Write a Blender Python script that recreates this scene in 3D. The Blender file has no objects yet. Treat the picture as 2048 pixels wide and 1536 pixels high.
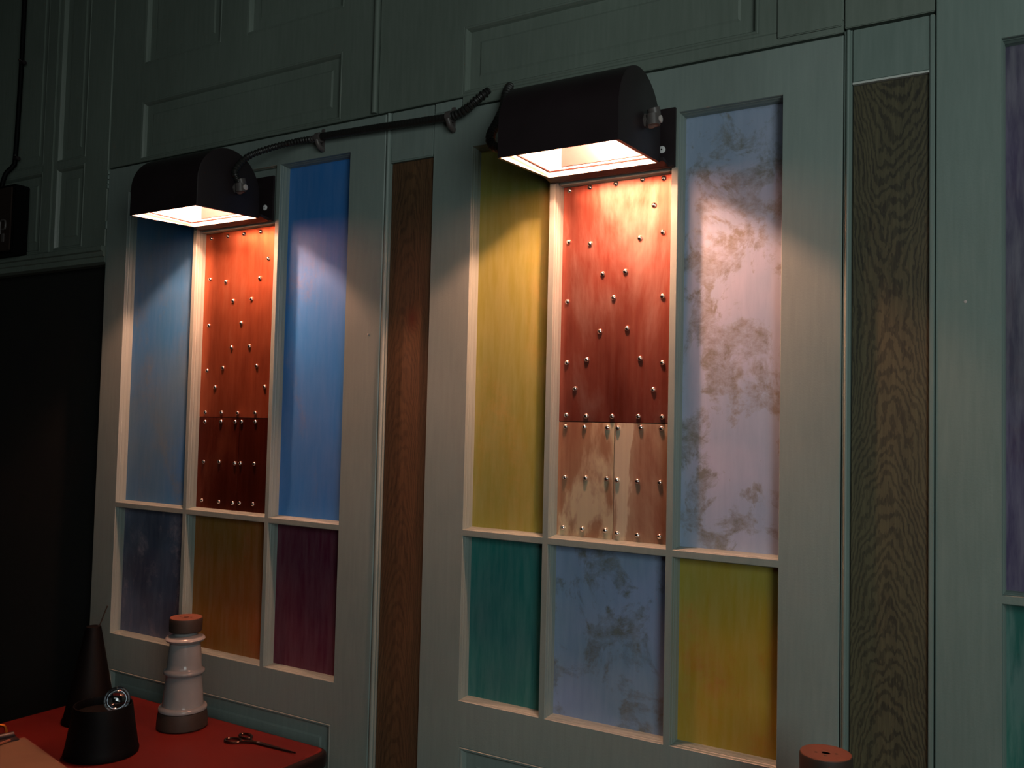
import bpy, bmesh, math, random
from mathutils import Vector, Matrix
random.seed(7)
S = bpy.context.scene
C = S.collection
ZO = 1.425            # eye height; wall measurements below are relative to the eye
PI = math.pi

# ------------------------------------------------------------------ materials
def srgb(r, g, b):
    f = lambda c: (c/255/12.92 if c/255 <= .04045 else ((c/255+.055)/1.055)**2.4)
    return (f(r), f(g), f(b), 1)

def new_mat(name):
    m = bpy.data.materials.new(name); m.use_nodes = True
    nt = m.node_tree; nt.nodes.clear()
    out = nt.nodes.new('ShaderNodeOutputMaterial'); b = nt.nodes.new('ShaderNodeBsdfPrincipled')
    nt.links.new(b.outputs[0], out.inputs[0])
    return m, nt, b

def N(nt, t, **k):
    n = nt.nodes.new(t)
    for a, v in k.items():
        if a in n.inputs: n.inputs[a].default_value = v
        else: setattr(n, a, v)
    return n

def coords(nt, scale=(1, 1, 1), loc=(0, 0, 0), kind='Object'):
    t = nt.nodes.new('ShaderNodeTexCoord'); mp = nt.nodes.new('ShaderNodeMapping')
    mp.inputs['Scale'].default_value = scale; mp.inputs['Location'].default_value = loc
    nt.links.new(t.outputs[kind], mp.inputs[0]); return mp.outputs[0]

def noise(nt, vec, scale, detail=4, rough=.5, dist=0):
    n = nt.nodes.new('ShaderNodeTexNoise'); n.inputs['Scale'].default_value = scale
    n.inputs['Detail'].default_value = detail; n.inputs['Roughness'].default_value = rough
    n.inputs['Distortion'].default_value = dist
    nt.links.new(vec, n.inputs['Vector']); return n.outputs['Fac']

def ramp(nt, fac, stops, interp='LINEAR'):
    r = nt.nodes.new('ShaderNodeValToRGB'); r.color_ramp.interpolation = interp
    e = r.color_ramp.elements
    while len(e) < len(stops): e.new(.5)
    for i, (p, c) in enumerate(stops):
        e[i].position = p; e[i].color = c if len(c) == 4 else (*c, 1)
    nt.links.new(fac, r.inputs[0]); return r.outputs[0]

def mix(nt, fac, a, b, mode='MIX'):
    m = nt.nodes.new('ShaderNodeMix'); m.data_type = 'RGBA'; m.blend_type = mode
    for s, v in ((0, fac), (6, a), (7, b)):
        if hasattr(v, 'is_linked') or isinstance(v, bpy.types.NodeSocket): nt.links.new(v, m.inputs[s])
        else: m.inputs[s].default_value = v
    return m.outputs[2]

def bump(nt, b, h, strength=.2, dist=.002):
    n = nt.nodes.new('ShaderNodeBump'); n.inputs['Strength'].default_value = strength
    n.inputs['Distance'].default_value = dist
    nt.links.new(h, n.inputs['Height']); nt.links.new(n.outputs[0], b.inputs['Normal'])

def plain(name, col, rough=.5, metal=0, spec=.5, bumpy=0, bscale=60):
    m, nt, b = new_mat(name)
    v = coords(nt)
    f = noise(nt, v, bscale*.2, 3)
    c2 = tuple(x*.8 for x in col[:3])+(1,)
    nt.links.new(ramp(nt, f, [(.3, c2), (.7, col)]), b.inputs['Base Color'])
    b.inputs['Roughness'].default_value = rough; b.inputs['Metallic'].default_value = metal
    b.inputs['Specular IOR Level'].default_value = spec
    if bumpy: bump(nt, b, noise(nt, v, bscale, 4), bumpy)
    return m

def door_paint(name, col, rough=.42, zstretch=.08):
    m, nt, b = new_mat(name)
    big = noise(nt, coords(nt, (1, 1, .5)), 3, 4, .55)
    fine = noise(nt, coords(nt, (1, 1, zstretch)), 130, 5, .6)
    lump = noise(nt, coords(nt), 300, 2)
    a = tuple(x*.86 for x in col[:3])+(1,); c = tuple(min(1, x*1.12) for x in col[:3])+(1,)
    base = ramp(nt, big, [(.3, a), (.7, c)])
    base = mix(nt, .045, base, ramp(nt, fine, [(.35, (.1, .11, .1)), (.7, (.75, .78, .74))]))
    nt.links.new(base, b.inputs['Base Color'])
    nt.links.new(ramp(nt, big, [(.3, (rough-.08,)*3), (.7, (rough+.1,)*3)]), b.inputs['Roughness'])
    mm = nt.nodes.new('ShaderNodeMath'); mm.operation = 'ADD'
    nt.links.new(fine, mm.inputs[0]); nt.links.new(lump, mm.inputs[1])
    bump(nt, b, mm.outputs[0], .16, .0010)
    return m

def patchy(name, base, patch, amount=.5, second=None, seed=0, scale=5, rough=.55, soft=.06, grain=.1, stretch=.45):
    """painted board: a base colour worn through in patches, with a soft second tint and dry brush marks"""
    m, nt, b = new_mat(name)
    v = coords(nt, (1, 1, stretch), (seed*3.1, seed*1.7, seed*2.3))
    v2 = coords(nt, (1, 1, .9), (seed*5.1, 0, seed))
    n1 = noise(nt, v, scale, 8, .68, .4)
    n2 = noise(nt, v2, scale*.55, 3, .5)
    n3 = noise(nt, coords(nt, (1, 1, .12), (seed, 0, 0)), 90, 4, .6)
    c = base
    if second is not None: c = ramp(nt, n2, [(.36, base), (.62, second)])
    p = ramp(nt, n1, [(amount, (0, 0, 0)), (amount+soft, (1, 1, 1))])
    sc = noise(nt, coords(nt, (1, 1, 1.3), (seed, seed, 0)), 32, 6, .75, .3)
    p2 = mix(nt, 1.0, p, ramp(nt, sc, [(.35, (.05, .05, .05)), (.62, (1, 1, 1))]), 'MULTIPLY')
    col = mix(nt, p2, c, patch)
    col = mix(nt, grain, col, ramp(nt, n3, [(.35, (.03, .03, .03)), (.65, (.9, .9, .9))]))
    nt.links.new(col, b.inputs['Base Color']); b.inputs['Roughness'].default_value = rough
    bump(nt, b, n3, .12, .001)
    return m

def copper_mat(name, dark, mid, pale, rough=.3, seed=0, palefrom=.6, metal=.85):
    m, nt, b = new_mat(name)
    v = coords(nt, (1, 1, .28), (seed, seed*2, seed*3))
    n = noise(nt, v, 9, 6, .6, .3)
    n2 = noise(nt, coords(nt, (1, 1, .05), (seed, 0, 0)), 120, 3)
    n3 = noise(nt, coords(nt, (1, 1, .6), (seed*2, 1, 5)), 4, 5, .6)
    c = ramp(nt, n, [(.32, dark), (.52, mid), (palefrom+.15, pale)])
    c = mix(nt, .12, c, ramp(nt, n2, [(.3, dark), (.7, pale)]))
    nt.links.new(c, b.inputs['Base Color']); b.inputs['Metallic'].default_value = metal
    nt.links.new(ramp(nt, n3, [(.3, (rough-.05,)*3), (.7, (rough+.16,)*3)]), b.inputs['Roughness'])
    mm = nt.nodes.new('ShaderNodeMath'); mm.operation = 'ADD'
    nt.links.new(n3, mm.inputs[0]); nt.links.new(n, mm.inputs[1])
    bump(nt, b, mm.outputs[0], .35, .004)
    return m

def wood_mat(name, light, dark, z0, A=3300, B=62, warp=2.6, seed=0, knot=None, centre=0, ringmix=.75):
    """flat-sawn board: nested cathedral arches, t = A x^2 - B |z-z0| plus a slow warp, under fine pores"""
    m, nt, b = new_mat(name)
    t = nt.nodes.new('ShaderNodeTexCoord'); sx = nt.nodes.new('ShaderNodeSeparateXYZ'); nt.links.new(t.outputs['Object'], sx.inputs[0])
    def ma(op, a, c=None, d=None):
        n = nt.nodes.new('ShaderNodeMath'); n.operation = op
        for i, v in enumerate((a, c, d)):
            if v is None: continue
            if isinstance(v, (int, float)): n.inputs[i].default_value = v
            else: nt.links.new(v, n.inputs[i])
        return n.outputs[0]
    wob = noise(nt, coords(nt, (.2, 1, 1), (0, seed, 0)), 4.5, 2)
    x = ma('ADD', ma('SUBTRACT', sx.outputs[0], centre), ma('MULTIPLY', ma('SUBTRACT', wob, .5), .05))
    dz = ma('SUBTRACT', sx.outputs[2], z0)
    az = ma('SQRT', ma('ADD', ma('MULTIPLY', dz, dz), .004))
    tt = ma('ADD', ma('SUBTRACT', ma('MULTIPLY', ma('MULTIPLY', x, x), A), ma('MULTIPLY', az, B)), 0)
    n1 = noise(nt, coords(nt, (1, 1, .35), (seed, 0, 0)), 22, 5, .62)
    tt = ma('ADD', tt, ma('MULTIPLY', n1, warp*2))
    if knot:
        d = nt.nodes.new('ShaderNodeVectorMath'); d.operation = 'DISTANCE'
        mp = nt.nodes.new('ShaderNodeMapping'); mp.inputs['Scale'].default_value = (1, 0, .6)
        nt.links.new(t.outputs['Object'], mp.inputs[0]); nt.links.new(mp.outputs[0], d.inputs[0])
        d.inputs[1].default_value = (knot[0], 0, knot[1]*.6)
        tt = ma('ADD', tt, ma('DIVIDE', .09, ma('ADD', d.outputs['Value'], .02)))
    ring = ma('ADD', ma('MULTIPLY', ma('SINE', ma('MULTIPLY', tt, 6.2832)), .5), .5)
    ring = ma('MULTIPLY_ADD', noise(nt, coords(nt, (1, 1, .3), (seed, 3, 0)), 300, 2), .5, ma('SUBTRACT', ring, .25))
    pore = noise(nt, coords(nt, (1, 1, .045), (seed, 0, 0)), 260, 3, .7)
    big = noise(nt, coords(nt, (1, 1, .4), (0, seed, 0)), 5, 4)
    c = ramp(nt, ring, [(.15, dark), (.6, light)])
    c = mix(nt, ringmix, ramp(nt, pore, [(.40, dark), (.62, light)]), c)
    c = mix(nt, .35, c, ramp(nt, big, [(.3, dark), (.75, light)]))
    if knot:
        k = ramp(nt, d.outputs['Value'], [(.0, (1, 1, 1)), (.008, (.6, .6, .6)), (.022, (0, 0, 0))])
        c = mix(nt, k, c, (.10, .025, .012, 1))
    nt.links.new(c, b.inputs['Base Color']); b.inputs['Roughness'].default_value = .6
    bump(nt, b, pore, .25, .001)
    return m

PAINT = srgb(135, 151, 145)
M = {
 'sage': door_paint('sage_gloss_paint', PAINT),
 'sage_blue': door_paint('cool_sage_paint', srgb(118, 138, 131)),
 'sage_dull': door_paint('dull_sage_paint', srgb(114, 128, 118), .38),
 'dark_wall': plain('near_black_wall_paint', srgb(26, 27, 25), .8, bumpy=.2),
 'gap': plain('dark_gap', srgb(25, 27, 25), .9),
 'pale_edge': plain('pale_raw_edge', srgb(215, 222, 215), .7),
 'steel_blue': patchy('steel_blue_board', srgb(52, 124, 186), srgb(124, 130, 122), .54, srgb(92, 128, 150), 1, 5, soft=.25, grain=.03),
 'blue': patchy('bright_blue_board', srgb(34, 130, 216), srgb(128, 130, 152), .56, srgb(66, 128, 200), 2, 6, soft=.2, grain=.03),
 'slate': patchy('slate_board', srgb(92, 106, 132), srgb(150, 138, 150), .50, srgb(68, 76, 98), 3, 11, soft=.12, grain=.04, stretch=.7),
 'amber': patchy('amber_brown_board', srgb(128, 98, 22), srgb(170, 82, 28), .47, srgb(156, 84, 30), 4, 4, soft=.22, grain=.04),
 'maroon': patchy('maroon_board', srgb(104, 26, 52), srgb(116, 62, 84), .56, srgb(88, 28, 56), 5, 5, soft=.2, grain=.04),
 'olive': patchy('olive_yellow_board', srgb(162, 154, 56), srgb(178, 150, 74), .5, srgb(142, 146, 68), 6, 4, soft=.25, grain=.05),
 'lilac': patchy('lilac_white_board', srgb(170, 180, 206), srgb(118, 122, 118), .49, srgb(146, 168, 196), 7.3, 12, soft=.06, grain=.04, stretch=.8),
 'teal': patchy('teal_board', srgb(28, 122, 116), srgb(80, 136, 128), .5, srgb(44, 112, 112), 8, 9, soft=.2, grain=.05),
 'ice': patchy('ice_blue_board', srgb(142, 162, 200), srgb(104, 112, 112), .475, srgb(122, 152, 180), 9, 11, soft=.06, grain=.04, stretch=.8),
 'mustard': patchy('mustard_board', srgb(192, 150, 34), srgb(196, 112, 34), .52, srgb(158, 148, 52), 10, 6, soft=.2, grain=.04, stretch=.7),
 'violet': patchy('violet_board', srgb(76, 62, 104), srgb(86, 44, 62), .52, srgb(62, 58, 84), 11, 6, soft=.2),
 'sea': patchy('sea_green_board', srgb(10, 122, 102), srgb(40, 128, 110), .55, srgb(16, 96, 88), 12, 5, soft=.2),
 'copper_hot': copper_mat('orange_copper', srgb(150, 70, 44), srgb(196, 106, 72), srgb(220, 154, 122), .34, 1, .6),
 'copper_rose': copper_mat('rose_copper', srgb(138, 58, 46), srgb(186, 106, 90), srgb(226, 190, 178), .30, 2, .55),
 'copper_worn': copper_mat('worn_copper', srgb(150, 76, 58), srgb(196, 158, 126), srgb(246, 236, 200), .34, 3.3, .42, .6),
 'copper_worn_b': copper_mat('worn_copper_pale', srgb(150, 84, 64), srgb(198, 170, 142), srgb(242, 234, 206), .34, 6.1, .40, .6),
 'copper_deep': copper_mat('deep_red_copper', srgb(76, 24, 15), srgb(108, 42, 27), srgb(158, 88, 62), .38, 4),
 'steel': plain('rivet_steel', srgb(225, 218, 215), .22, 1),
 'brass': plain('brass', srgb(205, 140, 60), .3, 1),
 'oak': wood_mat('grey_olive_oak', srgb(100, 95, 68), srgb(40, 37, 28), 1.62, A=1900, B=40, warp=3.6, centre=.058, seed=1.5, ringmix=.62),
 'walnut': wood_mat('brown_knotty_board', srgb(112, 82, 54), srgb(62, 44, 30), 2.1, A=2600, B=26, seed=4.2, knot=(.0625, 1.637), centre=.045, ringmix=.45),
 'black': plain('black_satin_enamel', srgb(40, 31, 34), .45, bumpy=.05, bscale=90),
 'black_matte': plain('black_matte', srgb(3, 4, 6), .6, 0, .15),
 'rubber': plain('black_rubber', srgb(38, 38, 36), .45),
 'gland': plain('grey_plastic_gland', srgb(92, 86, 84), .4),
 'cap': plain('pale_plastic_plug', srgb(205, 195, 190), .5),
 'white_screw': plain('bright_screw', srgb(250, 250, 250), .25, 0),
 'porcelain': plain('glazed_porcelain', srgb(150, 152, 152), .16, 0, .5),
 'end_wood': plain('turned_end_wood', srgb(112, 68, 50), .6, bumpy=.2),
 'bark_wood': plain('dark_turned_wood', srgb(58, 46, 38), .65, bumpy=.3),
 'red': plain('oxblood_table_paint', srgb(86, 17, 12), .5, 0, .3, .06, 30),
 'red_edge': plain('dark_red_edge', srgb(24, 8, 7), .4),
 'tan': plain('tan_card', srgb(112, 88, 66), .7, bumpy=.25, bscale=40),
 'board': plain('brown_hardboard', srgb(118, 82, 66), .55),
 'floor': plain('dark_floorboards', srgb(48, 38, 30), .6),
 'room': plain('dim_room_plaster', srgb(62, 66, 60), .85),
}
# reflective white inside of the hood, glowing glass and lamp tube
M['hood_inside'] = plain('grey_hood_lining', srgb(196, 190, 184), .45)
def glow(name, col, k):
    m, nt, b = new_mat(name)
    f = noise(nt, coords(nt), 14, 2)
    nt.links.new(ramp(nt, f, [(.3, tuple(x*.92 for x in col[:3])+(1,)), (.7, col)]), b.inputs['Emission Color'])
    b.inputs['Emission Strength'].default_value = k; b.inputs['Base Color'].default_value = (.8, .8, .8, 1)
    return m
M['tube'] = glow('glowing_tube', (1, .72, .42, 1), 60)
def glassy(name, tint=(1, 1, 1, 1), gloss=.08, rough=.02, fres=.8):
    m = bpy.data.materials.new(name); m.use_nodes = True; nt = m.node_tree; nt.nodes.clear()
    o = nt.nodes.new('ShaderNodeOutputMaterial'); t = nt.nodes.new('ShaderNodeBsdfTransparent'); g = nt.nodes.new('ShaderNodeBsdfGlossy')
    t.inputs[0].default_value = tint; g.inputs['Roughness'].default_value = rough
    lw = nt.nodes.new('ShaderNodeLayerWeight'); lw.inputs[0].default_value = .35
    ma = nt.nodes.new('ShaderNodeMath'); ma.operation = 'MULTIPLY_ADD'; ma.inputs[1].default_value = fres; ma.inputs[2].default_value = gloss
    nt.links.new(lw.outputs['Fresnel'], ma.inputs[0])
    mx = nt.nodes.new('ShaderNodeMixShader')
    nt.links.new(ma.outputs[0], mx.inputs[0]); nt.links.new(t.outputs[0], mx.inputs[1]); nt.links.new(g.outputs[0], mx.inputs[2])
    nt.links.new(mx.outputs[0], o.inputs[0]); return m
M['lamp_glass'] = glassy('lamp_glass', (1, .98, .96, 1), .02, .02, .0)
M['globe_glass'] = glassy('globe_glass', (.9, .95, 1, 1), .10)

# ------------------------------------------------------------------ mesh builder
class MB:
    def __init__(s): s.v = []; s.f = []; s.mi = []
    def add(s, vs, fs, mi=0):
        o = len(s.v); s.v += [tuple(p) for p in vs]
        s.f += [tuple(i+o for i in f) for f in fs]; s.mi += [mi]*len(fs)
    def box(s, x0, x1, y0, y1, z0, z1, c=0, mi=0):
        if c <= 0:
            vs = [(x, y, z) for x in (x0, x1) for y in (y0, y1) for z in (z0, z1)]
            s.add(vs, [(0, 1, 3, 2), (4, 6, 7, 5), (0, 4, 5, 1), (2, 3, 7, 6), (0, 2, 6, 4), (1, 5, 7, 3)], mi); return
        bm = bmesh.new(); bmesh.ops.create_cube(bm, size=1)
        for v in bm.verts:
            v.co = Vector(((x0+x1)/2+v.co.x*(x1-x0), (y0+y1)/2+v.co.y*(y1-y0), (z0+z1)/2+v.co.z*(z1-z0)))
        bmesh.ops.bevel(bm, geom=bm.edges[:], offset=c, segments=2, affect='EDGES')
        bm.verts.index_update()
        s.add([v.co for v in bm.verts], [[v.index for v in f.verts] for f in bm.faces], mi); bm.free()
    def rings(s, rings, close=True, cap0=False, cap1=False, mi=0):
        n = len(rings[0]); vs = [p for r in rings for p in r]; fs = []
        for i in range(len(rings)-1):
            for j in range(n if close else n-1):
                k = (j+1) % n
                fs.append((i*n+j, i*n+k, (i+1)*n+k, (i+1)*n+j))
        if cap0: fs.append(tuple(range(n))[::-1])
        if cap1: fs.append(tuple((len(rings)-1)*n+j for j in range(n)))
        s.add(vs, fs, mi)
    def lathe(s, prof, c=(0, 0, 0), n=40, mi=0, axis='Z'):
        R = []
        for r, h in prof:
            ring = []
            for j in range(n):
                a = 2*PI*j/n; p = (r*math.cos(a), r*math.sin(a), h)
                if axis == 'X': p = (h, r*math.cos(a), r*math.sin(a))
                if axis == 'Y': p = (r*math.sin(a), h, r*math.cos(a))
                ring.append((p[0]+c[0], p[1]+c[1], p[2]+c[2]))
            R.append(ring)
        s.rings(R, True, True, True, mi)
    def tube(s, pts, rad, n=14, mi=0, ribs=0):
        P = [Vector(p) for p in pts]
        # Catmull-Rom resample
        Q = []
        for i in range(len(P)-1):
            a = P[i-1] if i else P[i]*2-P[i+1]; b, c = P[i], P[i+1]; d = P[i+2] if i+2 < len(P) else P[i+1]*2-P[i]
            k = max(2, int((c-b).length/(.0016 if ribs else .006)))
            for t in range(k):
                t /= k
                Q.append(.5*((2*b)+(c-a)*t+(2*a-5*b+4*c-d)*t*t+(3*b-a-3*c+d)*t**3))
        Q.append(P[-1]); R = []; up = Vector((0, 0, 1)); dist = 0
        for i, q in enumerate(Q):
            t = (Q[min(i+1, len(Q)-1)]-Q[max(i-1, 0)]).normalized()
            u = up-t*up.dot(t)
            if u.length < 1e-3: u = Vector((1, 0, 0))-t*t.x
            u.normalize(); w = t.cross(u); up = u
            if i: dist += (q-Q[i-1]).length
            r = rad*(1+(ribs*(1 if math.sin(dist*2*PI/.0078) > 0 else -1) if ribs else 0))
            R.append([tuple(q+u*r*math.cos(2*PI*j/n)+w*r*math.sin(2*PI*j/n)) for j in range(n)])
        s.rings(R, True, True, True, mi)
    def hole(s, h, prof, cap=False, y=0, mi=0):
        """loft a mitred moulding into a rectangular opening; prof = (inset, depth)"""
        x0, x1, z0, z1 = h; R = []
        for i, d in prof:
            R.append([(x0+i, y+d, z0+i), (x1-i, y+d, z0+i), (x1-i, y+d, z1-i), (x0+i, y+d, z1-i)])
        s.rings(R, True, False, cap, mi)
    def build(s, name, mat, parent=None, origin=(0, 0, 0), smooth=False, sharp=35):
        me = bpy.data.meshes.new(name)
        o = Vector(origin)
        me.from_pydata([tuple(Vector(p)-o) for p in s.v], [], s.f); me.update()
        bm = bmesh.new(); bm.from_mesh(me); bmesh.ops.recalc_face_normals(bm, faces=bm.faces)
        if smooth:
            for f in bm.faces: f.smooth = True
            for e in bm.edges:
                if len(e.link_faces) == 2 and e.calc_face_angle(0) > math.radians(sharp): e.smooth = False
        bm.to_mesh(me); bm.free()
        for m in (mat if isinstance(mat, list) else [mat]): me.materials.append(M[m] if isinstance(m, str) else m)
        if isinstance(mat, list):
            for p, i in zip(me.polygons, s.mi): p.material_index = i
        ob = bpy.data.objects.new(name, me); C.objects.link(ob)
        if parent is not None: ob.parent = parent
        else: ob.location = o
        return ob

def tag(o, label=None, cat=None, group=None, kind=None):
    if label: o['label'] = label
    if cat: o['category'] = cat
    if group: o['group'] = group
    if kind: o['kind'] = kind
    return o

def empty(name, loc, label, cat, group=None, kind=None, rz=0):
    o = bpy.data.objects.new(name, None); C.objects.link(o); o.location = loc; o.rotation_euler = (0, 0, rz)
    o.empty_display_size = .05
    return tag(o, label, cat, group, kind)

# part helper: mesh given in world coordinates, parented under a thing whose origin is `org`
def part(mb, name, mat, parent, org, **k):
    return mb.build(name, mat, parent, org, **k)

def bx(*a, **k):
    m = MB(); m.box(*a, **k); return m

# ------------------------------------------------------------------ the panelled doors
REVEAL = [(0, 0), (.0008, .0012), (.0012, .007), (.0022, .0085), (.0022, .011), (.0040, .0165), (.0040, .021), (.005, .028)]
RAISED = [(0, 0), (.0015, .0005), (.003, -.0008), (.006, -.0004), (.009, .004), (.011, .0085), (.0115, .0095), (.034, .0095), (.037, .0080), (.038, .0074)]

def frame_face(m, x0, x1, z0, z1, holes, y=0, th=.038, ch=.0015):
    xs = sorted({x0, x1}|{h[0] for h in holes}|{h[1] for h in holes})
    zs = sorted({z0, z1}|{h[2] for h in holes}|{h[3] for h in holes})
    xs2 = [x0+ch if x == x0 else x1-ch if x == x1 else x for x in xs]
    zs2 = [z0+ch if z == z0 else z1-ch if z == z1 else z for z in zs]
    for i in range(len(xs)-1):
        for j in range(len(zs)-1):
            cx, cz = (xs[i]+xs[i+1])/2, (zs[j]+zs[j+1])/2
            if any(h[0] < cx < h[1] and h[2] < cz < h[3] for h in holes): continue
            m.add([(xs2[i], y, zs2[j]), (xs2[i+1], y, zs2[j]), (xs2[i+1], y, zs2[j+1]), (xs2[i], y, zs2[j+1])], [(0, 1, 2, 3)])
    m.rings([[(x0+a, y+d, z0+a), (x1-a, y+d, z0+a), (x1-a, y+d, z1-a), (x0+a, y+d, z1-a)] for a, d in ((ch, 0), (0, ch), (0, th))], True, False, False)

def Z(z): return z+ZO

def glazed_door(idx, x0, x1, ztop, colx, zb, zm, zt, panels, mat, label, low=(-.63, -1.30), mw=.0055, mwz=.0055):
    """reclaimed door: 3 tall openings over 3 short ones, two raised panels below"""
    root = empty('door_%d' % idx, (x0, 0, .02), label, 'door', kind='structure'); org = (x0, 0, .02)
    holes = []
    rows = [(zm+mwz, zt), (zb, zm-mwz)]
    for (z0, z1) in rows:
        for k in range(3):
            a = colx[k]+(mw if k else 0); b = colx[k+1]-(mw if k < 2 else 0)
            holes.append((a, b, Z(z0), Z(z1)))
    lows = [(colx[0]+.004, colx[3]-.004, Z(low[1]), Z(low[0]))]
    m = MB(); frame_face(m, x0, x1, .02, Z(ztop), holes+lows)
    for h in holes: m.hole(h, REVEAL)
    for h in lows: m.hole(h, RAISED, True)
    fr = part(m, 'frame', mat, root, org)
    for h, p in zip(holes, panels):
        if p is None: continue
        q = MB(); q.box(h[0]+.0045, h[1]-.0045, .0262, .034, h[2]+.0045, h[3]-.0045)
        o = part(q, 'painted_panel', p[0], root, org); o['label'] = p[1]
    return root, org, holes

# door 1 (left) and door 2 (middle): the coordinates are the measured ones
d1, o1, h1 = glazed_door(1, -1.062, -.1255, .6495, (-.977, -.713, -.437, -.222), -.553, -.2275, .582, [
    ('steel_blue', 'tall steel blue panel left of the copper'), None, ('blue', 'tall bright blue panel right of the copper'),
    ('slate', 'short mottled slate panel'), ('amber', 'short amber brown panel'), ('maroon', 'short dark maroon panel')],
    'sage', 'grey green glazed-style door with blue panels and a dark copper middle, left lamp', (-.640, -1.30))
d2, o2, h2 = glazed_door(2, .0, .7985, .629, (.0955, .279, .520, .705), -.5345, -.2125, .5495, [
    ('olive', 'tall olive yellow panel'), None, ('lilac', 'tall lilac white panel with worn grey patches'),
    ('teal', 'short teal panel'), ('ice', 'short ice blue panel with worn grey patches'), ('mustard', 'short mustard panel')],
    'sage', 'grey green door with yellow and lilac panels and a bright copper middle, right lamp', (-.620, -1.30))
d3, o3, h3 = glazed_door(3, .932, 1.74, 1.36, (1.0185, 1.203, 1.440, 1.625), -.54, -.2315, .579, [
    ('violet', 'tall dark violet panel'), ('ice', None) , ('blue', None),
    ('sea', 'short sea green panel'), ('mustard', None), ('teal', None)],
    'sage_blue', 'cool grey green door at the right edge with violet and sea green panels', (-.62, -1.30))
for o in d3.children:
    if o.get('label') is None and 'label' in o.keys(): del o['label']

# riveted copper: an upper sheet over two narrow lower sheets
def copper(root, org, h, seamz, split, rv, mats, names):
    x0, x1, z0, z1 = h[0]+.0045, h[1]-.0045, h[2]+.0045, Z(.4492)
    part(bx(x0, x1, .009, .034, Z(.4496), h[3]-.0045, .001), 'filler_block', 'sage', root, org)
    q = MB(); q.box(x0, x1, .0275, .034, z0, z1); part(q, 'backing_board', 'gap', root, org)
    y0, y1 = .0256, .0275
    sh = []
    for (a, b, c, d), mt, nm in zip(((x0, x1, seamz+.0006, z1), (x0, split-.0006, z0, seamz-.0006), (split+.0006, x1, z0, seamz-.0006)), mats, names):
        s = MB(); s.box(a, b, y0, y1, c, d, .0004); o = part(s, 'copper_sheet', mt, root, org); o['label'] = nm; sh.append((o, (a, b, c, d)))
    base = MB(); base.lathe([(.0050, .0), (.0050, -.0007), (.0045, -.0022), (.0033, -.0035), (.0017, -.0043), (.0003, -.0045)], n=20, axis='Y')
    first = None
    for (x, z) in rv:
        z += ZO
        for o, (a, b, c, d) in sh:
            if a-.001 < x < b+.001 and c-.003 < z < d+.003: par = o
        if first is None:
            first = base.build('rivet', 'steel', par, smooth=True, sharp=60); r = first
        else:
            r = first.copy(); C.objects.link(r); r.parent = par
        r.location = (x-org[0], y0, z-org[2])
RV2 = [(.3062,.4402),(.3481,.4413),(.4006,.4418),(.4527,.4433),(.4929,.4407),(.4757,.3944),(.4929,.3448),(.4492,.3381),(.3061,.3434),(.3507,.336),(.4221,.2798),(.3773,.2785),(.4,.2337),(.494,.2312),(.3061,.2308),(.3739,.1731),(.4277,.1766),(.3488,.122),(.3078,.1169),(.4536,.1222),(.4957,.114),(.3256,.0686),(.4794,.067),(.3085,.0196),(.3493,.0186),(.4015,.0188),(.4523,.0194),(.4968,.0192),(.3074,-.0017),(.3465,-.0016),(.3924,-.0018),(.4128,-.002),(.4572,-.0004),(.4958,-.001),(.3082,-.0953),(.3508,-.0942),(.3928,-.0936),(.4132,-.0951),(.4524,-.0949),(.4947,-.0949),(.3062,-.1875),(.3458,-.1871),(.3919,-.1861),(.415,-.1895),(.4543,-.1894),(.4954,-.1881)]
RV1 = [(-.6745,.4349),(-.6167,.4354),(-.5619,.436),(-.5064,.4366),(-.4782,.3712),(-.6732,.3351),(-.6182,.326),(-.504,.3273),(-.5905,.2783),(-.5291,.2794),(-.6715,.2223),(-.5605,.2241),(-.5902,.167),(-.5301,.1685),(-.6169,.1191),(-.6717,.113),(-.5042,.1223),(-.6417,.0726),(-.4759,.0737),(-.6723,.012),(-.616,.0124),(-.5611,.0123),(-.5031,.0131),(-.6718,-.0103),(-.6163,-.0091),(-.568,-.0088),(-.5471,-.0084),(-.5015,-.0075),(-.6714,-.1066),(-.6173,-.1044),(-.5645,-.1062),(-.5461,-.1051),(-.5008,-.1047),(-.673,-.1991),(-.6138,-.199),(-.5668,-.199),(-.5439,-.1976),(-.5,-.1972)]
CAM = (1.0845653, -1.4650551, 0)
def deeper(p, y0=.018, y1=.0256):      # rivets were measured on y=.018; carry them to the sheet face
    k = (y1-CAM[1])/(y0-CAM[1]); return (CAM[0]+(p[0]-CAM[0])*k, p[1]*k)
copper(d2, o2, h2[1], Z(.0078), .4028, [deeper(p) for p in RV2], ('copper_rose', 'copper_worn', 'copper_worn_b'),
       ('rose copper sheet above the seam', 'worn brassy copper sheet below the seam', 'worn pale copper sheet below the seam'))
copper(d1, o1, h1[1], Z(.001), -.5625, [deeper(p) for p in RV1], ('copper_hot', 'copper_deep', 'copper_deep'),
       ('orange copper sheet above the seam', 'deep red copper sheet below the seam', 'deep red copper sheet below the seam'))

# added cylinders standing in for light highlights on door 1's outer edge
m = MB()
for k in range(4): m.lathe([(.0036, 0), (.0042, .001), (.0042, .010), (.0036, .011)], (-1.0655, .002, Z(.60+k*.0125)), 14)
part(m, 'edge_highlight', 'sage_blue', d1, o1, smooth=True)
m = MB(); m.lathe([(.0036, 0), (.0042, .001), (.0042, .020), (.0036, .021)], (-1.0655, .002, Z(.492)), 14)
part(m, 'edge_highlight', 'sage_blue', d1, o1, smooth=True)

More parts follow.
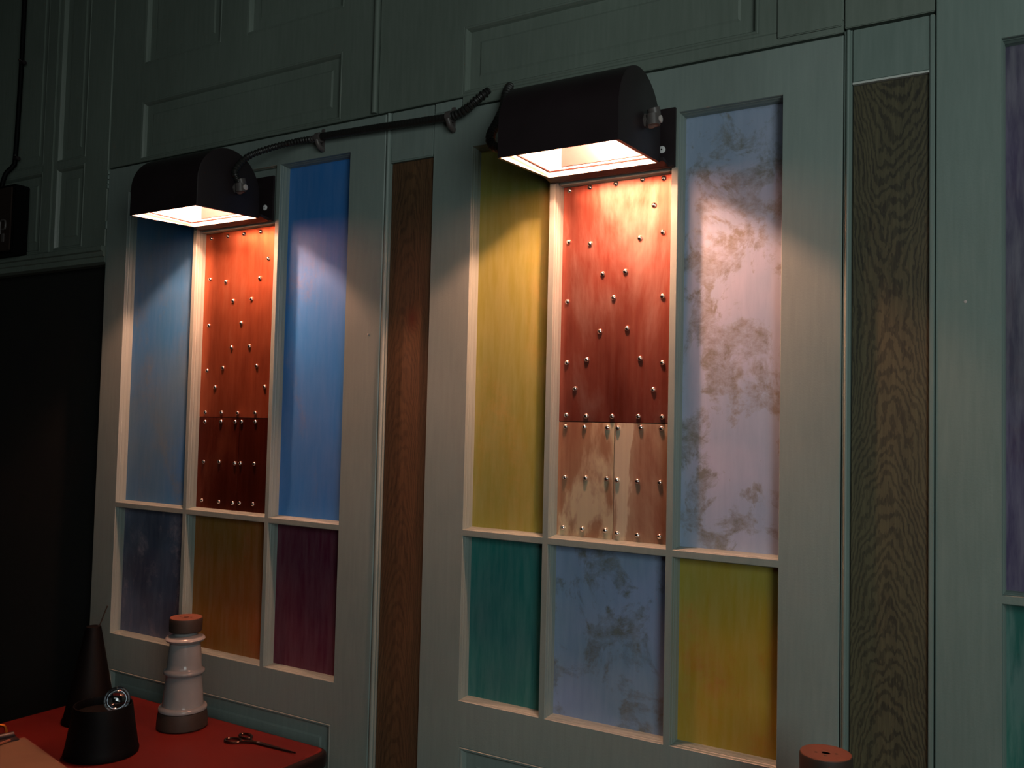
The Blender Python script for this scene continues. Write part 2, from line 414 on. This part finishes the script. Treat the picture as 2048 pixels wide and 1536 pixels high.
# ------------------------------------------------------------------ strips, boards and upper doors
def strip(idx, x0, x1, z0, z1, mat, label, y=.0, bead=True, yb=.038):
    o = (x0, 0, Z(z0)); m = MB()
    if bead:   # half-round bead on a flat
        pr = [(x0, y+.006), (x0, y+.001)]
        w = x1-x0
        for k in range(9):
            a = PI*k/8; pr.append((x0+w*.5-w*.30*math.cos(a), y+.001-.0045*math.sin(a)))
        pr += [(x1, y+.001), (x1, y+.006), (x1, yb), (x0, yb)]
        m.rings([[(px, py, Z(zz)) for px, py in pr] for zz in (z0, z1)], True, True, True)
    else: m.box(x0, x1, y, yb, Z(z0), Z(z1), .0012)
    ob = m.build('trim_%d' % idx, mat, None, o, smooth=bead, sharp=50)
    return tag(ob, label, 'trim', kind='structure')
strip(1, -.1245, -.1105, -1.40, .6495, 'sage', 'narrow beaded strip between the left door and the brown board')
strip(2, .8005, .812, -1.40, .634, 'sage_blue', 'narrow beaded strip between the middle door and the oak board')
strip(3, .9235, .9308, -1.40, .634, 'sage_blue', 'thin square strip right of the oak board', bead=False, y=-.001)
strip(4, -.1095, -.0015, .5445, .6495, 'sage', 'flat painted block above the brown board', bead=False, y=.001)
strip(5, .813, .9228, .5495, .634, 'sage_blue', 'flat painted block above the oak board', bead=False, y=.001)
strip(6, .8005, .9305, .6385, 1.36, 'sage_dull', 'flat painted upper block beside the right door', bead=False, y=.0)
m = bx(-.1095, -.0015, .0005, .012, Z(.5422), Z(.5443)); tag(m.build('trim_7', 'sage_blue', None, (-.1, 0, Z(.542))), 'thin pale edge along the top of the brown board', 'trim', kind='structure')
m = bx(.813, .9228, .0, .014, Z(.5462), Z(.5493)); tag(m.build('trim_8', 'pale_edge', None, (.813, 0, Z(.546))), 'thin white edge along the top of the oak board', 'trim', kind='structure')

def wood_board(x0, x1, z1, mat, label):
    m = MB(); m.box(x0, x1, .006, .03, .02, Z(z1), .001)
    return tag(m.build('wooden_board', mat, None, (x0, 0, 0)), label, 'board')
wood_board(-.1095, -.0015, .5418, 'walnut', 'brown knotty upright board between the two lamp-lit doors')
wood_board(.813, .9228, .5458, 'oak', 'grey olive oak-grained upright board right of the lilac panel')

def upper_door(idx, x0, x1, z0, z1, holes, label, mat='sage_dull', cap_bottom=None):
    root = empty('door_%d' % idx, (x0, 0, Z(z0)), label, 'door', kind='structure'); org = (x0, 0, Z(z0))
    hs = [(a, b, Z(c), Z(d)) for a, b, c, d in holes]
    m = MB(); frame_face(m, x0, x1, Z(z0), Z(z1), hs)
    for h in hs: m.hole(h, RAISED, True)
    part(m, 'frame', mat, root, org)
    return root, org
ud1, uo1 = upper_door(4, -1.062, -.1515, .6535, 1.36, [(-.936, -.253, .6575, .812), (-.936, -.646, .908, 1.30), (-.558, -.253, .908, 1.30)],
           'dim green panelled door hung sideways above the left lamp')
m = MB()   # heavier edge moulding on the right end of the sideways door
m.tube([(-.1560, -.003, Z(.655)), (-.1560, -.003, Z(1.36))], .0065, 12)
part(m, 'edge_moulding', 'sage_dull', ud1, uo1, smooth=True)
ud2, uo2 = upper_door(5, -.1485, .7985, .6535, 1.36, [(.0685, .664, .6575, .797), (.0685, .664, .90, 1.30)],
           'green panelled door hung sideways above the right lamp')
part(bx(.0690, .7985, 0, .038, Z(.633), Z(.6533), .001), 'bottom_rail', 'sage_dull', ud2, uo2)
part(bx(.0015, .0675, 0, .038, Z(.6292), Z(.6500), .001), 'stile_top', 'sage', d2, o2)
m = bx(.695, .797, -.004, .0, Z(.643), Z(.76), .0015); part(m, 'corner_block', 'sage_dull', ud2, uo2)
wl, wo = upper_door(6, -2.15, -1.068, .447, 1.36, [(-1.301, -1.168, .452, .684), (-1.301, -1.168, .698, 1.28), (-1.70, -1.362, .452, .684), (-1.70, -1.362, .698, 1.28), (-2.08, -1.77, .452, 1.28)],
           'dark panelled section above the ledge at far left')
for i, (a, b) in enumerate([(-1.357, -1.312)]):
    m = bx(a, b, -.005, 0, Z(.4475), Z(1.36), .002); part(m, 'stile_strip', 'sage_dull', wl, wo)
# ledge below it
m = MB()
pr = [(.036, .4465), (-.010, .4465), (-.012, .4445), (-.012, .434), (-.006, .4315), (-.004, .421), (0, .4185), (0, .405), (.012, .400), (.036, .400)]
m.rings([[(x, y, Z(z)) for y, z in pr] for x in (-2.15, -1.067)], True, True, True)
tag(m.build('trim_9', 'sage_dull', None, (-2.15, 0, Z(.40))), 'moulded ledge under the dark panels at far left', 'trim', kind='structure')

# ------------------------------------------------------------------ room shell
def wall(name, x0, x1, y0, y1, z0, z1, mat, label, cat='wall'):
    return tag(bx(x0, x1, y0, y1, z0, z1).build(name, mat, None, ((x0+x1)/2, (y0+y1)/2, z0)), label, cat, kind='structure')
wall('wall_back', -2.2, 2.6, .04, .14, 0, 2.9, 'dark_wall', 'near black wall behind the doors, bare at far left')
wall('wall_left', -2.3, -2.2, -3.6, .14, 0, 2.9, 'dark_wall', 'near black side wall')
wall('wall_right', 2.6, 2.7, -3.6, .14, 0, 2.9, 'room', 'dim side wall')
wall('wall_front', -2.3, 2.7, -3.7, -3.6, 0, 2.9, 'room', 'dim wall opposite the doors')
wall('floor', -2.3, 2.7, -3.7, .14, -.08, 0, 'floor', 'dark floor', 'floor')
wall('ceiling', -2.3, 2.7, -3.7, .14, 2.9, 2.98, 'room', 'dim ceiling', 'ceiling')

# ------------------------------------------------------------------ wall lamps
HW, HD0, HD1, HZ0, HR = .107, -.030, -.203, .4495, .0865
def hood_profile(off=0.0, n=22):
    """side section (y,z): open at the bottom, straight front and back, round top"""
    y0, y1 = HD1+off, HD0-off; r = (y1-y0)/2; yc = (y0+y1)/2
    zs = .589-off-r
    p = [(y0, HZ0-.0035 if off == 0 else HZ0-.0035)]
    for k in range(n+1):
        a = PI*k/n; p.append((yc-r*math.cos(a), zs+r*math.sin(a)))
    p.append((y1, HZ0+.005)); return p

def make_lamp(xc, label):
    root = empty('wall_lamp', (xc, 0, Z(.45)), label, 'lamp', 'box-shaped black picture lamps over the copper'); org = (xc, 0, Z(.45))
    w = lambda x: xc+x
    # back plate with folded lower lip
    m = MB(); m.box(w(-.117), w(.128), -.006, .0, Z(.452), Z(.557), .001)
    m.box(w(-.080), w(.080), -.0335, -.006, Z(.470), Z(.545), .001)
    part(m, 'back_plate', 'black', root, org)
    m = MB()   # shallow sloping tray joining plate and hood
    m.rings([[(w(x), y, Z(z)) for y, z in ((-.0055, .4525), (-.031, .4575), (-.031, .4635), (-.0055, .460))] for x in (-.117, .117)], True, True, True)
    part(m, 'lower_lip', 'black', root, org)
    t = .0022
    m = MB(); A = hood_profile(0); B = hood_profile(t)
    m.rings([[(w(x), y, Z(z)) for y, z in A] for x in (-HW, HW)], False, False, False, 0)
    m.rings([[(w(x), y, Z(z)) for y, z in B] for x in (-HW+t, HW-t)], False, False, False, 1)
    for i in (0, len(A)-1):        # lower rims
        y, z = A[i]; y2, z2 = B[i]
        m.add([(w(-HW), y, Z(z)), (w(HW), y, Z(z)), (w(HW-t), y2, Z(z2)), (w(-HW+t), y2, Z(z2))], [(0, 1, 2, 3)], 0)
    hood = part(m, 'hood', ['black', 'hood_inside'], root, org, smooth=True, sharp=40)
    for sgn in (-1, 1):
        m = MB()
        ring = lambda x, o: [(w(x), y, Z(z)) for y, z in hood_profile(o)]
        a = sgn*HW; m.rings([ring(a, 0), ring(a+sgn*.003, 0), ring(a+sgn*.0045, .003)], True, False, True, 0)
        m.add(ring(a-sgn*t, t), [tuple(range(len(A)))], 1)
        m.rings([ring(a-sgn*t, t), ring(a, 0)], True, False, False, 1)
        part(m, 'end_cap', ['black', 'hood_inside'], root, org, smooth=True, sharp=30)
    # inner frame that holds the glass
    fx, fy0, fy1, fz = .0955, -.190, -.0465, .4610
    m = MB()
    def bar(x0, x1, y0, y1): m.box(w(x0), w(x1), y0, y1, Z(fz-.001), Z(fz+.001))
    bar(-fx-.0045, fx+.0045, fy0-.0045, fy0); bar(-fx-.0045, fx+.0045, fy1, fy1+.0045); bar(-fx-.0045, -fx, fy0, fy1); bar(fx, fx+.0045, fy0, fy1)
    part(m, 'glass_frame', 'glass_trim', root, org)
    m = MB(); m.add([(w(-fx), fy0, Z(fz)), (w(fx), fy0, Z(fz)), (w(fx), fy1, Z(fz)), (w(-fx), fy1, Z(fz))], [(0, 1, 2, 3)]); part(m, 'glass_pane', 'lamp_glass', root, org)
    m = MB(); m.lathe([(.002, -.034), (.006, -.030), (.006, .030), (.002, .034)], (xc, -.112, Z(.550)), 18, axis='X')
    tb = part(m, 'lamp_tube', 'tube', root, org, smooth=True); 
    for s in (-1, 1):
        m = MB(); m.lathe([(.0075, 0), (.0075, s*.014)], (w(s*.033), -.112, Z(.550)), 14, axis='X'); m.box(w(s*.045)-.002, w(s*.045)+.002, -.118, -.106, Z(.550), Z(.586))
        part(m, 'lamp_holder', 'cap', root, org)
    # cable glands on both ends, pale plug on each
    for s in (-1, 1):
        cy, cz = -.098, Z(.5065)
        m = MB(); m.lathe([(.012, s*(HW+.003)), (.012, s*(HW+.007)), (.009, s*(HW+.008)), (.009, s*(HW+.012))], (xc, cy, cz), 6, axis='X')
        m.tube([(w(s*(HW+.010)), cy, cz-.004), (w(s*(HW+.018)), cy+.001, cz-.002), (w(s*(HW+.020)), cy, cz+.008), (w(s*(HW+.019)), cy-.003, cz+.018)], .0105, 16)
        m.tube([(w(s*(HW+.019)), cy-.001, cz-.010), (w(s*(HW+.018)), cy-.002, cz+.008)], .0112, 16)
        g = part(m, 'cable_gland', 'gland', root, org, smooth=True)
        m = MB(); m.lathe([(.0062, s*(HW+.0285)), (.0062, s*(HW+.0315)), (.004, s*(HW+.0325))], (xc, cy+.002, cz), 18, axis='X')
        part(m, 'plug', 'cap', g, org, smooth=True)
    for x, z in ((.1075+.009, .4845),):
        m = MB(); m.lathe([(.0064, -.006), (.0064, -.0078), (.0046, -.0088)], (w(x)-.012+.0, 0, Z(z)), 18, axis='Y')
        sc = part(m, 'screw', 'white_screw', root, org, smooth=True)
        m = MB(); m.lathe([(.0014, -.0087), (.0014, -.0091)], (w(x)-.012, 0, Z(z)), 8, axis='Y')
        part(m, 'screw_slot', 'black_matte', sc, org)
    # light from the tube
    l = bpy.data.lights.new('lamp_bulb', 'POINT'); l.energy = 20.0; l.color = (1, .43, .27); l.shadow_soft_size = .011
    lo = bpy.data.objects.new('lamp_bulb', l); C.objects.link(lo); lo.parent = root; lo.location = (0, -.092, .0755)
    return root
M['box_brown'] = plain('dim_brown_cover', srgb(52, 38, 32), .6)
M['scissor_steel'] = plain('dark_scissor_steel', srgb(120, 100, 92), .25, 1)
M['blade_steel'] = plain('dark_blade_steel', srgb(70, 58, 56), .35, .9)
M['glass_trim'] = plain('dark_red_glass_trim', srgb(44, 8, 6), .6, 0, .2)
L2 = make_lamp(.394, 'black barrel-hooded wall lamp on the middle door, nearest the camera')
L1 = make_lamp(-.574, 'black barrel-hooded wall lamp on the left door, joined to the long conduit')

# ------------------------------------------------------------------ conduits
def clip(mb_list, x, z, root, org):
    m = MB(); m.tube([(x-.006, -.016, z), (x+.006, -.016, z)], .0108, 16)
    m.box(x-.005, x+.005, -.004, .0, z-.026, z+.024, .001)
    m.box(x-.004, x+.004, -.020, -.004, z-.021, z-.012, .002)
    part(m, 'conduit_clip', 'rubber', root, org, smooth=True)
org = (-.3, 0, Z(.6))
co = empty('conduit', org, 'long black ribbed conduit running from the left lamp up along the seam', 'conduit')
zz = lambda L: [(x, y, Z(z)) for x, y, z in L]
m = MB(); m.tube(zz([(-.4485, -.104, .516), (-.4535, -.112, .5378), (-.4525, -.100, .5596), (-.4462, -.085, .5781), (-.4293, -.065, .5936), (-.3991, -.035, .6112), (-.3533, -.020, .6191), (-.310, -.016, .6190)]), .0068, 14, 0, .11)
part(m, 'ribbed_hose', 'rubber', co, org, smooth=True)
m = MB(); m.tube(zz([(-.292, -.0155, .6215), (-.12, -.0155, .6165), (.045, -.0155, .6105)]), .0082, 16, 0, .02)
part(m, 'rubber_sleeve', 'rubber', co, org, smooth=True)
m = MB(); m.tube(zz([(.045, -.0155, .6108), (.0689, -.017, .6127), (.088, -.017, .6185), (.1060, -.015, .630), (.1195, -.009, .643), (.1300, .004, .6560)]), .0080, 14, 0, .15)
part(m, 'ribbed_hose', 'rubber', co, org, smooth=True)
def clip(x, z):
    m = MB(); m.tube([(x-.006, -.0155, Z(z)), (x+.006, -.0155, Z(z))], .0112, 18)
    m.box(x-.0045, x+.0045, -.0035, .0, Z(z)-.028, Z(z)+.023, .001)
    m.tube([(x, -.022, Z(z)-.006), (x+.002, -.017, Z(z)-.019), (x+.002, -.004, Z(z)-.024)], .0058, 12)
    part(m, 'conduit_clip', 'gland', co, org, smooth=True)
clip(-.301, .6200); clip(.0500, .6115)
m = MB(); m.tube([(-.322, -.016, Z(.6192)), (-.309, -.016, Z(.6192))], .0074, 14); o = part(m, 'coupling', 'gland', co, org, smooth=True)

org = (.18, 0, Z(.6))
m = MB(); m.tube(zz([(.2800, -.100, .5130), (.2350, -.100, .500), (.2050, -.095, .5080), (.1930, -.085, .532), (.1910, -.060, .565), (.1885, -.035, .600), (.1840, -.020, .6320), (.1785, .004, .6580)]), .0080, 14, 0, .15)
tag(m.build('conduit', 'rubber', None, org, smooth=True), 'short black ribbed conduit looping out behind the left end of the right lamp', 'conduit')

# far left: cable dropping to a dark switch box
org = (-1.5, 0, Z(.45))
bxr = empty('fuse_box', org, 'black box with a pale latch standing on the ledge at far left', 'box')
part(bx(-1.56, -1.421, -.046, 0, Z(.4475), Z(.645), .003), 'case', 'black_matte', bxr, org)
part(bx(-1.555, -1.426, -.050, -.046, Z(.455), Z(.638), .002), 'cover', 'box_brown', bxr, org)
m = MB(); q = [(-1.470, .503), (-1.470, .540), (-1.447, .540), (-1.447, .517), (-1.462, .517)]
m.tube([(x, -.053, Z(z)) for x, z in q], .0028, 8); lt = part(m, 'latch', 'gland', bxr, org, smooth=True)
part(bx(-1.464, -1.452, -.053, -.050, Z(.480), Z(.505), .001), 'latch_plate', 'gland', bxr, org)
m = MB(); m.tube(zz([(-1.487, -.006, 1.36), (-1.486, -.006, 1.02), (-1.494, -.006, .75), (-1.500, -.008, .715), (-1.515, -.02, .690), (-1.520, -.03, .640)]), .0065, 12)
cb = m.build('cable', 'black_matte', None, (-1.49, 0, Z(.7)), smooth=True); tag(cb, 'black cable dropping down the far left panels to the box', 'cable')
for z in (1.022, .742):
    m = bx(-1.490+(.004 if z > 1 else -.004), -1.472+(.004 if z > 1 else -.004), -.014, 0, Z(z)-.012, Z(z)-.002, .002)
    part(m, 'cable_clip', 'black', cb, (-1.49, 0, Z(.7)))
    m = MB(); m.lathe([(.0030, -.013), (.0030, -.0155), (.0012, -.0165)], (-1.484, 0, Z(z)), 12, axis='Y'); part(m, 'clip_nail', 'steel', cb, (-1.49, 0, Z(.7)), smooth=True)

# ------------------------------------------------------------------ tables
TZ = .75
def make_table(x0, x1, y0, y1, label):
    cx, cy = (x0+x1)/2, (y0+y1)/2
    root = empty('cafe_table', (cx, cy, 0), label, 'table', 'dark red cafe tables along the doors'); org = (cx, cy, 0)
    def outline(ins, r=.032, n=8):
        P = []
        for qx, qy, a0 in ((x1, y1, 0), (x0, y1, 90), (x0, y0, 180), (x1, y0, 270)):
            sx = 1 if qx == x1 else -1; sy = 1 if qy == y1 else -1
            ox, oy = qx-sx*r, qy-sy*r
            for k in range(n+1):
                a = math.radians(a0+90*k/n); P.append((ox+(r-ins)*math.cos(a), oy+(r-ins)*math.sin(a)))
        return P
    m = MB(); R = []
    for ins, z in ((.006, -.036), (.001, -.032), (0, -.024), (0, -.012), (.0015, -.006), (.0055, -.0028), (.010, -.0018)):
        R.append([(x, y, TZ+z) for x, y in outline(ins)])
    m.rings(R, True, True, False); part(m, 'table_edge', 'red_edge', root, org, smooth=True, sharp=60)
    m = MB(); m.rings([[(x, y, TZ+z) for x, y in outline(i)] for i, z in ((.010, -.0018), (.012, -.0006), (.0135, 0))], True, False, True)
    part(m, 'table_top', 'red', root, org)
    m = MB(); m.lathe([(.030, .018), (.030, TZ-.05), (.09, TZ-.042), (.09, TZ-.036)], (cx, cy, 0), 28); part(m, 'column', 'black', root, org, smooth=True)
    m = MB(); m.lathe([(.22, 0), (.22, .008), (.19, .014), (.04, .026), (.03, .03)], (cx, cy, 0), 40); part(m, 'base_plate', 'black', root, org, smooth=True)
    return root
T1 = make_table(-.895, -.192, -.74, -.028, 'dark red cafe table in the left corner holding the insulator, cone and scissors')
T2 = make_table(.46, 1.16, -.74, -.028, 'dark red cafe table in front of the middle door under the nearer insulator')

# ------------------------------------------------------------------ things on the tables
def insulator(x, y, label):
    org = (x, y, TZ); root = empty('porcelain_insulator', org, label, 'ornament', 'wood-capped porcelain insulators')
    m = MB(); m.lathe([(.050, 0), (.0535, .003), (.0535, .012), (.0515, .030), (.0495, .036), (.047, .0375)], (x, y, TZ), 44); part(m, 'wooden_base', 'bark_wood', root, org, smooth=True)
    pr = [(.0470, .036), (.0505, .038), (.0512, .042), (.0490, .046), (.0435, .0475), (.0425, .052), (.0410, .075), (.0385, .098), (.0378, .112),
          (.0395, .114), (.0430, .117), (.0440, .120), (.0430, .123), (.0385, .126), (.0365, .128), (.0360, .140), (.0345, .160), (.0325, .176), (.0320, .181),
          (.0345, .183), (.0400, .186), (.0425, .190), (.0400, .194), (.0330, .1965), (.0245, .199), (.0240, .207), (.0200, .208)]
    m = MB(); m.lathe(pr, (x, y, TZ), 56); part(m, 'porcelain_body', 'porcelain', root, org, smooth=True, sharp=50)
    m = MB(); m.lathe([(.0330, .206), (.0345, .2075), (.0350, .232), (.0340, .2350)], (x, y, TZ), 44, 0)
    cp = part(m, 'wooden_cap', 'bark_wood', root, org, smooth=True, sharp=30)
    m = MB(); m.lathe([(.0338, .2350), (.0333, .2360), (.0060, .2360), (.0050, .2345)], (x, y, TZ), 44); part(m, 'cap_face', 'end_wood', cp, org, smooth=True, sharp=30)
    for dx, dy in ((-.012, -.006), (.002, -.012), (.013, .003)):
        m = MB(); m.lathe([(.0022, .2359), (.0020, .23625)], (x+dx, y+dy, TZ), 8); part(m, 'nail_hole', 'bark_wood', cp, org)
    return root
insulator(-.553, -.114, 'white porcelain insulator with wooden cap and base on the left red table')
insulator(.8135, -.161, 'porcelain insulator showing only its round wooden cap at the bottom right edge')

org = (-.554, -.308, TZ)
pot = empty('black_pot', org, 'black flared pot holding a clear glass globe, front of the left table', 'pot')
m = MB(); m.lathe([(.060, 0), (.0695, .001), (.0705, .006), (.0680, .014), (.0655, .030), (.0590, .070), (.0555, .094), (.0548, .0965), (.0530, .0965), (.0522, .092), (.0530, .080), (.010, .079)], org, 56)
part(m, 'pot_body', 'black_pot', pot, org, smooth=True, sharp=60) if 'black_pot' in M else part(m, 'pot_body', 'black_matte', pot, org, smooth=True, sharp=60)
gx, gy, gz = -.5325, -.2930, TZ+.1045
m = MB(); rr = .0252
m.lathe([(rr*math.sin(PI*k/20)+(1e-4 if k in (0, 20) else 0), -rr*math.cos(PI*k/20)) for k in range(21)], (gx, gy, gz), 36)
g = tag(m.build('glass_globe', 'globe_glass', None, (gx, gy, gz-rr), smooth=True, sharp=180), 'clear round glass globe resting in the black pot', 'globe')

org = (-.748, -.204, TZ)
cone = empty('black_cone', org, 'tall black tapered cone with a thin stick from its top, behind the pot', 'ornament')
m = MB(); m.lathe([(.050, 0), (.0560, .001), (.0565, .006), (.0535, .012), (.0165, .202), (.0155, .2055), (.0125, .2065)], org, 48)
part(m, 'cone_body', 'black_matte', cone, org, smooth=True, sharp=50)
m = MB(); m.tube([(-.742, -.200, TZ+.204), (-.7369, -.1959, TZ+.2100), (-.730, -.192, TZ+.232), (-.7242, -.1882, TZ+.2510)], .0014, 8)
part(m, 'stick', 'bark_wood', cone, org, smooth=True)

# scissors
org = (-.385, -.105, TZ)
sc = empty('scissors', org, 'closed steel scissors lying near the right end of the left table', 'scissors')
def ringpts(cx, cy, a, b, ang, z, n=20):
    c, s = math.cos(ang), math.sin(ang)
    return [(cx+a*math.cos(2*PI*k/n)*c-b*math.sin(2*PI*k/n)*s, cy+a*math.cos(2*PI*k/n)*s+b*math.sin(2*PI*k/n)*c, z) for k in range(n+1)]
for i, (cx, cy, a, b) in enumerate(((-.387, -.119, .018, .0125), (-.386, -.086, .017, .0105))):
    m = MB(); m.tube(ringpts(cx, cy, a, b, .25 if i == 0 else -.2, TZ+.0035), .0024, 10)
    e = (cx+.017, cy+(.003 if i == 0 else -.002))
    m.tube([(e[0], e[1], TZ+.0035), (-.352, -.1045+(.004 if i else -.002), TZ+.0035), (-.337, -.100, TZ+.0032)], .0026, 10)
    part(m, 'handle', 'scissor_steel' if 'scissor_steel' in M else 'gland', sc, org, smooth=True)
for s, dz in ((-1, .0014), (1, .0030)):
    m = MB()
    L = [(-.345, -.1015), (-.331, -.0985), (-.231, -.0965)]
    W = [.0035, .0055, .0006]
    m.rings([[(x, y+(W[i] if j in (1, 2) else -W[i])*(1 if s > 0 else .8), TZ+dz+(.0012 if j > 1 else 0)) for j in (0, 1, 2, 3)] for i, (x, y) in enumerate(L)], True, True, True)
    part(m, 'blade', 'blade_steel', sc, org) if 'blade_steel' in M else part(m, 'blade', 'gland', sc, org)
m = MB(); m.lathe([(.0034, .0030), (.0034, .0050), (.002, .0056)], (-.3345, -.0995, TZ), 14); part(m, 'pivot_screw', 'gland', sc, org, smooth=True)

# clipboard with a clip, bottom left
ang = math.atan2(-.046, .21); cxn, cyn = -.7402, -.3545
org = (cxn, cyn, TZ)
cb = empty('clipboard', org, 'brown clipboard with tan card under a black lever clip, bottom left corner', 'clipboard', rz=ang)
def loc_part(mb, name, mat, **k):
    ob = mb.build(name, mat, cb, (0, 0, 0), **k); return ob
loc_part(bx(-.012, .300, -.240, .004, .0003, .0035, .001), 'backing_board', 'board')
loc_part(bx(.000, .292, -.232, -.002, .0036, .0052), 'card', 'tan')
m = MB(); m.box(-.020, .006, -.135, -.012, .0054, .0080, .001); m.rings([[(x, y, z) for x, z in ((-.020, .001), (-.020, .009), (-.026, .009), (-.026, .001))] for y in (-.135, -.012)], True, True, True)
cl = loc_part(m, 'clip', 'black')
m = MB(); m.tube([(-.020, -.016, .011), (-.020, -.131, .011)], .0065, 12); o = m.build('clip_spring', 'black', cl, smooth=True)
m = MB(); m.tube([(-.022, -.028, .014), (-.034, -.030, .028), (-.034, -.046, .030), (-.022, -.048, .014)], .0030, 10); o = m.build('clip_lever', 'brass', cl, smooth=True)
m = MB(); m.tube([(-.022, -.098, .014), (-.040, -.100, .036), (-.040, -.118, .036), (-.022, -.120, .014)], .0030, 10); o = m.build('clip_lever', 'brass', cl, smooth=True)
m = MB(); m.tube([(.004, -.030, .0068), (.030, -.095, .0068)], .0028, 8)
pn = tag(m.build('pencil', 'end_wood', None, (0, 0, 0), smooth=True), 'thin orange pencil lying on the clipboard card', 'pencil')
pn.location = (cxn, cyn, TZ+.0018); pn.rotation_euler = (0, 0, ang)

# paint chip and screws on the doors
m = MB(); m.lathe([(.0022, -.0002), (.0020, -.0006)], (.2755, .004, Z(-.414)), 10, axis='Y')
for v in range(len(m.v)): x, y, z = m.v[v]; m.v[v] = (x, y, Z(-.414)+(z-Z(-.414))*3.2)
part(m, 'paint_chip', 'pale_edge', d2, o2)
for d, o, x, z in ((d1, o1, -.157, .183), (d3, o3, .972, .195)):
    m = MB(); m.lathe([(.0022, -.0001), (.0022, -.0008), (.001, -.0011)], (x, 0, Z(z)), 12, axis='Y'); part(m, 'screw', 'cap', d, o, smooth=True)

# ------------------------------------------------------------------ ambient light of the room, camera
def area(name, loc, target, size, energy, color):
    l = bpy.data.lights.new(name, 'AREA'); l.shape = 'RECTANGLE'; l.size, l.size_y = size; l.energy = energy; l.color = color
    o = bpy.data.objects.new(name, l); C.objects.link(o); o.location = loc
    o.rotation_euler = (Vector(target)-Vector(loc)).to_track_quat('-Z', 'Y').to_euler(); return o
area('window_light', (2.35, -1.9, 1.75), (.9, 0, 1.35), (1.1, 1.4), 21.5, (.92, 1, .97))
area('ambient_fill', (1.2, -2.6, 2.8), (.4, -.6, 1.0), (1.4, 1.4), 5.5, (.95, 1, .95))  # soft overhead fill added to even out the ambient, no lamp here
w = bpy.data.worlds.new('World'); S.world = w; w.use_nodes = True
w.node_tree.nodes['Background'].inputs[0].default_value = (.02, .022, .02, 1)

cam = bpy.data.cameras.new('camera'); co_ = bpy.data.objects.new('camera', cam); C.objects.link(co_)
R_ = Vector((0.85642932, 0.51573885, 0.0232864)); U_ = Vector((0.00323662, -0.05046844, 0.99872041)); F_ = Vector((-0.51625415, 0.85525807, 0.0448919))
mt = Matrix((R_, U_, -F_)).transposed().to_4x4(); mt.translation = Vector((1.0845653, -1.4650551, ZO))
co_.matrix_world = mt; cam.sensor_width = 36; cam.sensor_fit = 'HORIZONTAL'; cam.lens = 1803.04/2048*36; cam.clip_start = .02
S.camera = co_
S.view_settings.view_transform = 'Standard'; S.view_settings.look = 'None'
S.view_settings.exposure = 0; S.view_settings.gamma = 1
